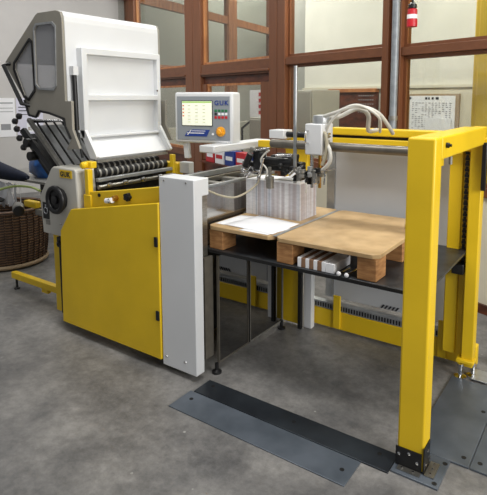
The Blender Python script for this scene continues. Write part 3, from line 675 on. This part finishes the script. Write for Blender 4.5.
def ring_of(pl_, k):
    cx = sum(p[0] for p in pl_)/len(pl_); cz = sum(p[1] for p in pl_)/len(pl_)
    out = []
    for x, z in pl_:
        d = Vector((x-cx, z-cz)); l = d.length; d = d*(l+k)/l; out.append((cx+d.x, cz+d.y))
    return out
MB().prism(ring_of(win2, .014), 2.186, 2.1945, holes=[ring_of(win2, -.006)]).build('window_seal', M['black'], hood)
MB().prism(ring_of(win1, .012), 2.188, 2.1945, holes=[ring_of(win1, -.004)]).build('window_seal', M['alu'], hood)
MB().tube([(-3.79, 2.20, 1.90), (-3.80, 2.15, 1.885), (-3.585, 2.15, 1.60), (-3.565, 2.20, 1.59)], .015, 8, sub=1).build('hood_handle', M['black'], hood, smooth=True)
low = [(-3.62, 1.628), (-3.572, 1.518), (-3.485, 1.505), (-3.443, 1.55), (-3.323, 1.537), (-3.15, 1.50), (-3.142, 1.45), (-3.085, 1.365)]
mb = MB()
for a, b in zip(low[:-1], low[1:]): mb.tube([(a[0], 2.192, a[1]), (b[0], 2.192, b[1])], .009, 6, sub=1)
mb.build('edge_seal', M['rubber'], hood)
# framed white panel on the hood's outer face
fr = MB()
x0, x1 = -3.133, -3.075
fr.prism([(2.30, 1.36), (3.045, 1.36), (3.045, 1.99), (2.30, 1.99)], x0, x1, holes=[[(2.345, 1.665), (3.01, 1.665), (3.01, 1.945), (2.345, 1.945)], [(2.345, 1.375), (3.01, 1.375), (3.01, 1.625), (2.345, 1.625)]], axis='X')
fr.build('panel_frame', M['white'], hood, bevel=.004)
B(-3.133, -3.118, 2.345, 3.01, 1.375, 1.945).build('inset_panel', M['white'], hood)
# lower sloping flap with cheeks
MB().add([(-3.118, 2.33, 1.375), (-2.995, 2.33, 1.225), (-2.995, 3.02, 1.225), (-3.118, 3.02, 1.375), (-3.135, 2.33, 1.365), (-3.01, 2.33, 1.21), (-3.01, 3.02, 1.21), (-3.135, 3.02, 1.365)], [(0,1,2,3),(7,6,5,4),(0,4,5,1),(1,5,6,2),(2,6,7,3),(3,7,4,0)]).build('flap', M['white'], hood)
for y in (2.30, 3.02):
    MB().prism([(-3.133, 1.42), (-3.075, 1.42), (-2.955, 1.235), (-2.97, 1.22), (-3.03, 1.22)], y, y+.025).build('flap_cheek', M['white'], hood, bevel=.003)
B(-3.03, -2.985, 2.33, 3.02, 1.19, 1.209).build('flap_lip', M['greymetal'], hood)
mb = MB().cyl((-3.105, 2.255, 1.80), (-3.10, 2.255, 1.42), .017); g1 = mb.build('gas_strut', M['black'], hood, smooth=True)
MB().cyl((-3.10, 2.255, 1.42), (-3.05, 2.255, 1.23), .009).build('piston_rod', M['darksteel'], g1, smooth=True)
B(-3.125, -3.085, 2.235, 2.275, 1.80, 1.86).build('strut_mount', M['white'], g1)
MB().lathe((-3.073, 3.0, 1.70), (1, 0, 0), [(.008, 0), (.008, .006)], 10).build('panel_lock', M['chrome'], hood)
# outrigger at the delivery end
og = B(-4.23, -3.362, 2.35, 2.40, .095, .150).build('outrigger', Y, G, bevel=.005)
MB().lathe((-4.19, 2.375, 0), (0, 0, 1), [(.025, 0), (.025, .01), (.01, .015), (.01, .095)], 14).build('levelling_foot', M['darksteel'], og, smooth=True)
B(-3.80, -3.72, 2.36, 2.39, .06, .0945).build('stop_block', Y, og)
for x in (-3.2, -2.4):
    for y in (2.35, 2.85): MB().cyl((x, y, 0), (x, y, .07), .03).build('machine_foot', M['rubber'], G, smooth=True)

# ------------------------------------------------------------------ control console on its arm
ang = math.radians(15)
K = Matrix.Translation((-2.50, 2.90, 1.50)) @ Matrix.Rotation(ang, 4, 'Z')
con = thing('control_console', 'white and grey touch screen control console on a horizontal white arm', 'control panel', (-2.45, 3.0, 0))
hs = B(-.235, .235, 0, .15, -.19, .185).build('housing', M['white'], con, bevel=.018, xf=K, seg=4)
fb = B(-.213, .213, -.004, -.0005, -.165, .155).build('front_panel', M['console_grey'], hs, xf=K, bevel=.002)
B(-.172, .078, -.007, -.0045, -.062, .125).build('bezel', M['ink'], hs, xf=K)
scn = B(-.167, .073, -.010, -.0072, -.057, .12).build('screen', M['screen'], hs, xf=K)
B(-.165, .071, -.0112, -.0102, 0.108, .118).build('status_bar', M['screengreen'], scn, xf=K)
mb = MB()
for z in (.085, .06, .035, .01, -.015, -.035):
    for x in (-.12, -.06, .0): mb.box(x, x+.022, -.0112, -.0102, z, z+.004)
mb.build('screen_text', M['screengrey'], scn, xf=K)
mb = MB()
for z in (.082, .057, .032, .007): mb.box(-.162, -.150, -.0112, -.0102, z, z+.010)
mb.build('screen_icons', M['screenred'], scn, xf=K)
moved(text_mb('GUK', .047, .003, bold=.0006, spacing=1.25), .093, -.006, .092).build('lettering', M['blueknob'], hs, xf=K)
for r, (z, cols) in enumerate(((.042, ['green']*4), (.018, ['ink', 'paper', 'paper', 'paper']), (-.006, ['red']*4))):
    for c_, cm in enumerate(cols): B(.094+c_*.027, .114+c_*.027, -.008, -.0045, z, z+.018).build('key', M[cm], hs, xf=K, bevel=.002)
lg = MB().prism([(-.15, -.138), (.03, -.138), (.055, -.088), (-.085, -.088), (-.135, -.108)], -.0065, -.0045).build('emblem', M['blueknob'], hs, xf=K)
mb = MB()
mb.prism([(-.13, -.128), (-.122, -.128), (-.092, -.093), (-.10, -.093)], -.0075, -.0066); mb.prism([(-.135, -.117), (.008, -.117), (.012, -.111), (-.13, -.111)], -.0075, -.0066); mb.prism([(-.09, -.10), (.018, -.10), (.02, -.096), (-.088, -.096)], -.0075, -.0066)
mb.build('emblem_lines', M['paper'], hs, xf=K)
MB().lathe((.142, -.004, -.10), (0, -1, 0), [(.036, 0), (.036, .006), (.03, .010)], 24).build('switch_ring', M['orange'], hs, xf=K, smooth=True)
MB().lathe((.142, -.014, -.10), (0, -1, 0), [(.02, 0), (.02, .02), (.014, .024)], 6).build('switch_knob', M['orange'], hs, xf=K)
MB().lathe((.078, -.004, -.12), (0, -1, 0), [(.009, 0), (.008, .004)], 14).build('button', M['paper'], hs, xf=K)
B(-2.405, -2.27, 2.74, 3.45, 1.262, 1.315).build('arm', M['white'], con, bevel=.008)
B(-2.44, -2.30, 2.93, 3.05, 1.3155, 1.33).build('arm_joint', M['white'], con, bevel=.006)
B(-2.38, -2.30, 3.36, 3.44, .0, 1.261).build('support_post', M['light_panel'], con, bevel=.006)
MB().prism([(-.185, -.19), (-.145, -.19), (-.135, -.31), (-.175, -.31)], .03, .07).build('cable_cover', M['white'], con, xf=K, bevel=.004)
# coloured staple/pack boxes on the ledge behind
lg_ = struct('trim_50', sb(2.85, 4.2, -.2, -.02, .76, .78), M['wooddark'], xf=PX)
bxs = [(4.05, 'red'), (3.80, 'paper'), (3.55, 'blueknob'), (3.28, 'red'), (3.02, 'blueknob')]
names = ['small red box at the column end of the row under the console', 'small white box between red and blue in the row under the console', 'small blue box in the middle of the row under the console', 'small red box between two blue ones in the row under the console', 'small blue box at the far end of the row under the console']
for (s, cm), lb in zip(bxs, names):
    t = thing('carton', lb, 'box', PX @ Vector((-s+.11, -.11, .78)), 'coloured cartons on the ledge')
    sb(s, s-.22, -.18, -.05, .7805, .97).build('body', M[cm], t, xf=PX, bevel=.004)
    sb(s-.03, s-.19, -.183, -.1805, .85, .90).build('sticker', M['paper'] if cm != 'paper' else M['red'], t, xf=PX)

# ------------------------------------------------------------------ left corner: basket, bag, jacket, posters
bk = thing('wicker_basket', 'large round brown wicker basket beside the yellow outrigger', 'basket', (-5.0, 2.75, 0))
prof_ = [(.30, .0), (.36, .02), (.385, .2), (.395, .40), (.39, .52), (.36, .52), (.35, .40), (.34, .05), (.01, .04)]
MB().lathe((-5.0, 2.75, 0.03), (0, 0, 1), prof_, 40).build('bowl', M['wicker'], bk, smooth=True)
MB().torus((-5.0, 2.75, .56), (0, 0, 1), .385, .022, 40).build('rim', M['wicker'], bk, smooth=True)
MB().torus((-5.0, 2.75, .035), (0, 0, 1), .372, .02, 40).build('foot_ring', mat('pale_cane', (150, 130, 104), .6), bk, smooth=True)
mb = MB()
for k in range(36):
    t = k*2*PI/36; c_, s_ = math.cos(t), math.sin(t)
    mb.tube([(-5.0+.37*c_, 2.75+.37*s_, .05), (-5.0+.392*c_, 2.75+.392*s_, .23), (-5.0+.402*c_, 2.75+.402*s_, .55)], .006, 5, sub=2)
mb.build('stakes', M['wicker'], bk, kind='stuff')
mo = MB().lathe((-4.49, 2.60, .65), (.8, -.45, -.05), [(.03, 0), (.05, .02), (.05, .13), (.042, .14), (.042, .16)], 20).build('delivery_motor', M['greymetal'], G, smooth=True)
MB().lathe((-4.36, 2.527, .642), (.8, -.45, -.05), [(.046, 0), (.046, .03), (.02, .035)], 20).build('end_cap', M['black'], mo, smooth=True)
B(-4.40, -4.22, 2.60, 2.66, .66, .72).build('motor_bracket', Y, G, bevel=.01)
B(-4.24, -3.362, 2.61, 2.65, .60, .655).build('delivery_arm', M['greymetal'], G, bevel=.006)
wt = thing('work_table', 'grey delivery table behind the wicker basket', 'table', (-5.1, 3.6, 0))
B(-6.3, -4.75, 3.25, 4.0, .70, .73).build('tabletop', M['greymetal'], wt, bevel=.005)
for x in (-6.25, -4.82):
    for y in (3.28, 3.94): B(x, x+.04, y, y+.04, 0, .70).build('leg', M['darksteel'], wt)
bg = MB()
random.seed(11)
rs = []
for i, (z, r) in enumerate(((.731, .20), (.80, .27), (.88, .28), (.96, .24), (1.02, .20), (1.06, .14))):
    rs.append([(-5.42+r*.95*math.cos(2*PI*j/18)*(1+random.uniform(-.1, .1)), 3.56+r*.8*math.sin(2*PI*j/18)*(1+random.uniform(-.1, .1)), z+random.uniform(-.01, .01) if i else z) for j in range(18)])
bg.rings(rs); o = bg.build('plastic_bag', M['bag'], smooth=True); tag(o, 'crumpled blue plastic bag on the table under the fold plates', 'bag')
random.seed(5)
sl = ['leaning farthest out over the rim', 'behind the black lid', 'beside the lime strap', 'crossing under the lime strap', 'nearest the folding machine', 'topmost in the heap']
for k in range(6):
    x = -5.22+k*.085; y = 2.72+random.uniform(.04, .12); a = random.uniform(-.5, .5)
    mt = Matrix.Translation((x, y, .56)) @ Matrix.Rotation(a, 4, 'Z') @ Matrix.Rotation(random.uniform(-.3, .5), 4, 'Y')
    tag(B(-.035, .035, -.002, .002, 0, .24).build('paper_strip', M['paper'], xf=mt), 'white waste paper strip in the basket, '+sl[k], 'paper', 'waste paper strips in the basket')
tag(MB().lathe((-5.05, 2.56, .64), (0, .1, 1), [(.15, 0), (.19, .005), (.2, .02), (.17, .035), (.02, .04)], 30).build('lid', M['rubber'], smooth=True), 'flat black round lid lying on the heap in the wicker basket', 'lid')
rs = []
for (x, y, z), r_ in zip([(-5.7, 2.80, 1.02), (-5.4, 2.80, .96), (-5.15, 2.80, .91), (-4.9, 2.80, .89), (-4.72, 2.80, .88), (-4.64, 2.80, .88)], [.10, .09, .085, .065, .045, .02]):
    rs.append([(x+.1*r_*math.sin(2*PI*j/16*2), y+r_*math.cos(2*PI*j/16), z+r_*math.sin(2*PI*j/16)) for j in range(16)])
tag(MB().rings(rs).build('sleeve', M['navy'], smooth=True), 'dark navy sleeve reaching in over the basket from the picture edge', 'clothing')
tag(MB().tube([(-4.95, 2.66, .745), (-4.78, 2.74, .79), (-4.6, 2.80, .79), (-4.45, 2.80, .77)], .012, 6).build('strap', M['lime'], smooth=True), 'lime green strap lying across the waste paper in the basket', 'strap')

def poster(s0, n0, n1, z0, z1, label, m, name='poster'):
    t = thing(name, label, 'poster', PX @ Vector((-s0, (n0+n1)/2, z0)))
    B(-s0+.001, -s0+.008, n0, n1, z0, z1).build('sheet', M[m], t, xf=PX)
    return t
t = poster(S0, -1.95, -1.53, .985, 1.633, 'lilac poster with black text lines and small pictures near the fold plates', 'lilac')
def bits(t, rects, m, nm):
    for n0, n1, z0, z1 in rects: B(-S0+.0085, -S0+.010, n0, n1, z0, z1).build(nm, M[m], t, xf=PX)
bits(t, [(-1.90, -1.66, 1.53, 1.55), (-1.92, -1.62, 1.47, 1.485), (-1.92, -1.62, 1.41, 1.425), (-1.88, -1.66, 1.35, 1.36)], 'ink', 'text_line')
bits(t, [(-1.80, -1.62, 1.05, 1.20)], 'paper', 'picture'); bits(t, [(-1.78, -1.70, 1.08, 1.14), (-1.69, -1.64, 1.08, 1.12)], 'brass', 'picture')
t = poster(S0, -2.45, -1.97, .985, 1.633, 'pale poster with diagrams, farther from the fold plates', 'paper')
bits(t, [(-2.3, -2.0, 1.54, 1.56), (-2.25, -2.0, 1.46, 1.47), (-2.2, -2.0, 1.40, 1.41), (-2.2, -2.05, 1.1, 1.2)], 'inkgrey', 'text_line')
# roller ball at the right edge behind the frame
cs = thing('castor', 'chrome rimmed black castor wheel behind the rear yellow upright', 'wheel', (-.47, 3.3, 0))
MB().torus((-.50, 3.30, .05), (.55, -.83, 0), .036, .014, 28).build('rim', M['chrome'], cs, smooth=True)
MB().lathe((-.50, 3.30, .05), (.55, -.83, 0), [(.032, -.02), (.032, .015), (.015, .02)], 20).build('wheel', M['rubber'], cs, smooth=True)
tag(B(-.60, -.50, 3.04, 3.17, .011, .018).build('metal_shim', M['alu'], bevel=.002), 'bright metal shim on the floor beside the levelling foot', 'plate')

# ------------------------------------------------------------------ light
wd = bpy.data.worlds.new('w'); sc.world = wd; wd.use_nodes = True
wd.node_tree.nodes['Background'].inputs[0].default_value = (.97, .98, 1., 1); wd.node_tree.nodes['Background'].inputs[1].default_value = .25
def area(name, loc, tgt, sx, sy, power, col=(1, 1, 1)):
    l = bpy.data.lights.new(name, 'AREA'); l.shape = 'RECTANGLE'; l.size = sx; l.size_y = sy; l.energy = power; l.color = col
    o = bpy.data.objects.new(name, l); COL.objects.link(o); o.location = loc
    o.rotation_euler = (Vector(tgt)-Vector(loc)).to_track_quat('-Z', 'Y').to_euler(); return o
# extra small castings, valves and clamps of the separator and the suction head
for x0, x1, y0, y1, z0, z1, m_ in ((-1.925, -1.895, 2.60, 2.64, 1.17, 1.25, 'greymetal'), (-1.90, -1.87, 2.59, 2.61, 1.235, 1.26, 'alu'), (-1.85, -1.82, 2.58, 2.60, 1.325, 1.345, 'greymetal'), (-1.76, -1.72, 2.60, 2.63, 1.185, 1.20, 'alu'), (-1.68, -1.65, 2.66, 2.70, 1.17, 1.20, 'darksteel'), (-1.645, -1.61, 2.68, 2.71, 1.285, 1.305, 'greymetal'), (-1.58, -1.56, 2.60, 2.64, 1.22, 1.24, 'black'), (-1.80, -1.775, 2.60, 2.63, 1.27, 1.31, 'black')):
    B(x0, x1, y0, y1, z0, z1).build('head_clamp', M[m_], F, bevel=.004)
for x, y, z, r_, m_ in ((-1.90, 2.585, 1.20, .014, 'chrome'), (-1.865, 2.58, 1.175, .010, 'chrome'), (-1.83, 2.57, 1.205, .012, 'black'), (-1.775, 2.575, 1.165, .010, 'chrome'), (-1.66, 2.64, 1.235, .016, 'darksteel'), (-1.62, 2.65, 1.20, .014, 'darksteel')):
    MB().lathe((x, y, z), (.3, -1, .1), [(r_*.6, 0), (r_, .005), (r_, .022), (r_*.5, .03)], 14).build('valve', M[m_], F, smooth=True)
for x, y, z, r_, h, m_ in ((-1.46, 2.55, 1.19, .02, .05, 'greymetal'), (-1.41, 2.55, 1.20, .016, .06, 'alu'), (-1.36, 2.55, 1.225, .017, .03, 'darksteel'), (-1.375, 2.545, 1.165, .012, .03, 'chrome'), (-1.43, 2.545, 1.165, .010, .04, 'black'), (-1.34, 2.62, 1.42, .018, .03, 'chrome'), (-1.33, 2.60, 1.36, .014, .05, 'greymetal')):
    MB().lathe((x, y, z), (0, 0, 1), [(r_*.8, 0), (r_, .004), (r_, h*.4), (r_*.7, h*.45), (r_*.7, h*.6), (r_, h*.65), (r_, h)], 14).build('valve', M[m_], F, smooth=True)
MB().tube([(-1.43, 2.54, 1.17), (-1.42, 2.53, 1.14), (-1.425, 2.53, 1.11)], .004, 8).build('hose', M['hose'], F, smooth=True)
area('assumed_daylight', (3.1, 1.3, 2.3), (-1.5, 2.4, .8), 2.6, 2.0, 190, (1, .98, .95))  # assumed daylight from the right: added unseen area light, no window built there
area('assumed_overhead', (-1.2, 1.6, 4.3), (-1.2, 2.0, 0), 3.6, .9, 120, (1, .98, .94))  # assumed overhead light, added out of view without any fitting
area('wall_fill', (-6.2, 3.6, 4.3), (-6.8, 4.6, 0), 3., .8, 85, (1, .98, .95))  # unseen fill light added to brighten the left wall
area('room_fill', PX @ Vector((-.9, .25, 4.0)), PX @ Vector((-1.4, 1.6, 0)), 2.8, .5, 140, (1, .98, .93))  # added source, no fixture, brightens the room beyond the glass
area('passage_fill', PX @ Vector((-4.8, .5, 4.0)), PX @ Vector((-4.8, 1.6, 0)), 2.4, .5, 105, (1, .98, .94))  # extra unseen fill put in to lift the dim notice and passage
area('hall_fill', (-8.5, 12, 5.8), (-8.5, 12, 0), 5, 4, 520, (1, .98, .94))  # added overhead fill so the far hall does not go dark

# ------------------------------------------------------------------ camera
cam = bpy.data.cameras.new('camera'); co = bpy.data.objects.new('camera', cam); COL.objects.link(co); sc.camera = co
cam.sensor_fit = 'HORIZONTAL'; cam.sensor_width = 36; cam.lens = 517.7/487*36
cam.shift_x = (243.5-262)/487; cam.shift_y = -(247.5-160)/487
th = math.radians(55.7); p = math.atan2(63, 517.7)
Fh = Vector((-math.cos(th), math.sin(th), 0)); Rt = Vector((math.sin(th), math.cos(th), 0)); Z = Vector((0, 0, 1))
Fw = Fh*math.cos(p)-Z*math.sin(p); Up = Fh*math.sin(p)+Z*math.cos(p)
co.matrix_world = Matrix(((Rt.x, Up.x, -Fw.x, 0), (Rt.y, Up.y, -Fw.y, 0), (Rt.z, Up.z, -Fw.z, 1.65), (0, 0, 0, 1)))
cam.clip_start = .05; cam.clip_end = 60
sc.view_settings.view_transform = 'Standard'; sc.view_settings.look = 'None'; sc.view_settings.exposure = 0; sc.view_settings.gamma = 1
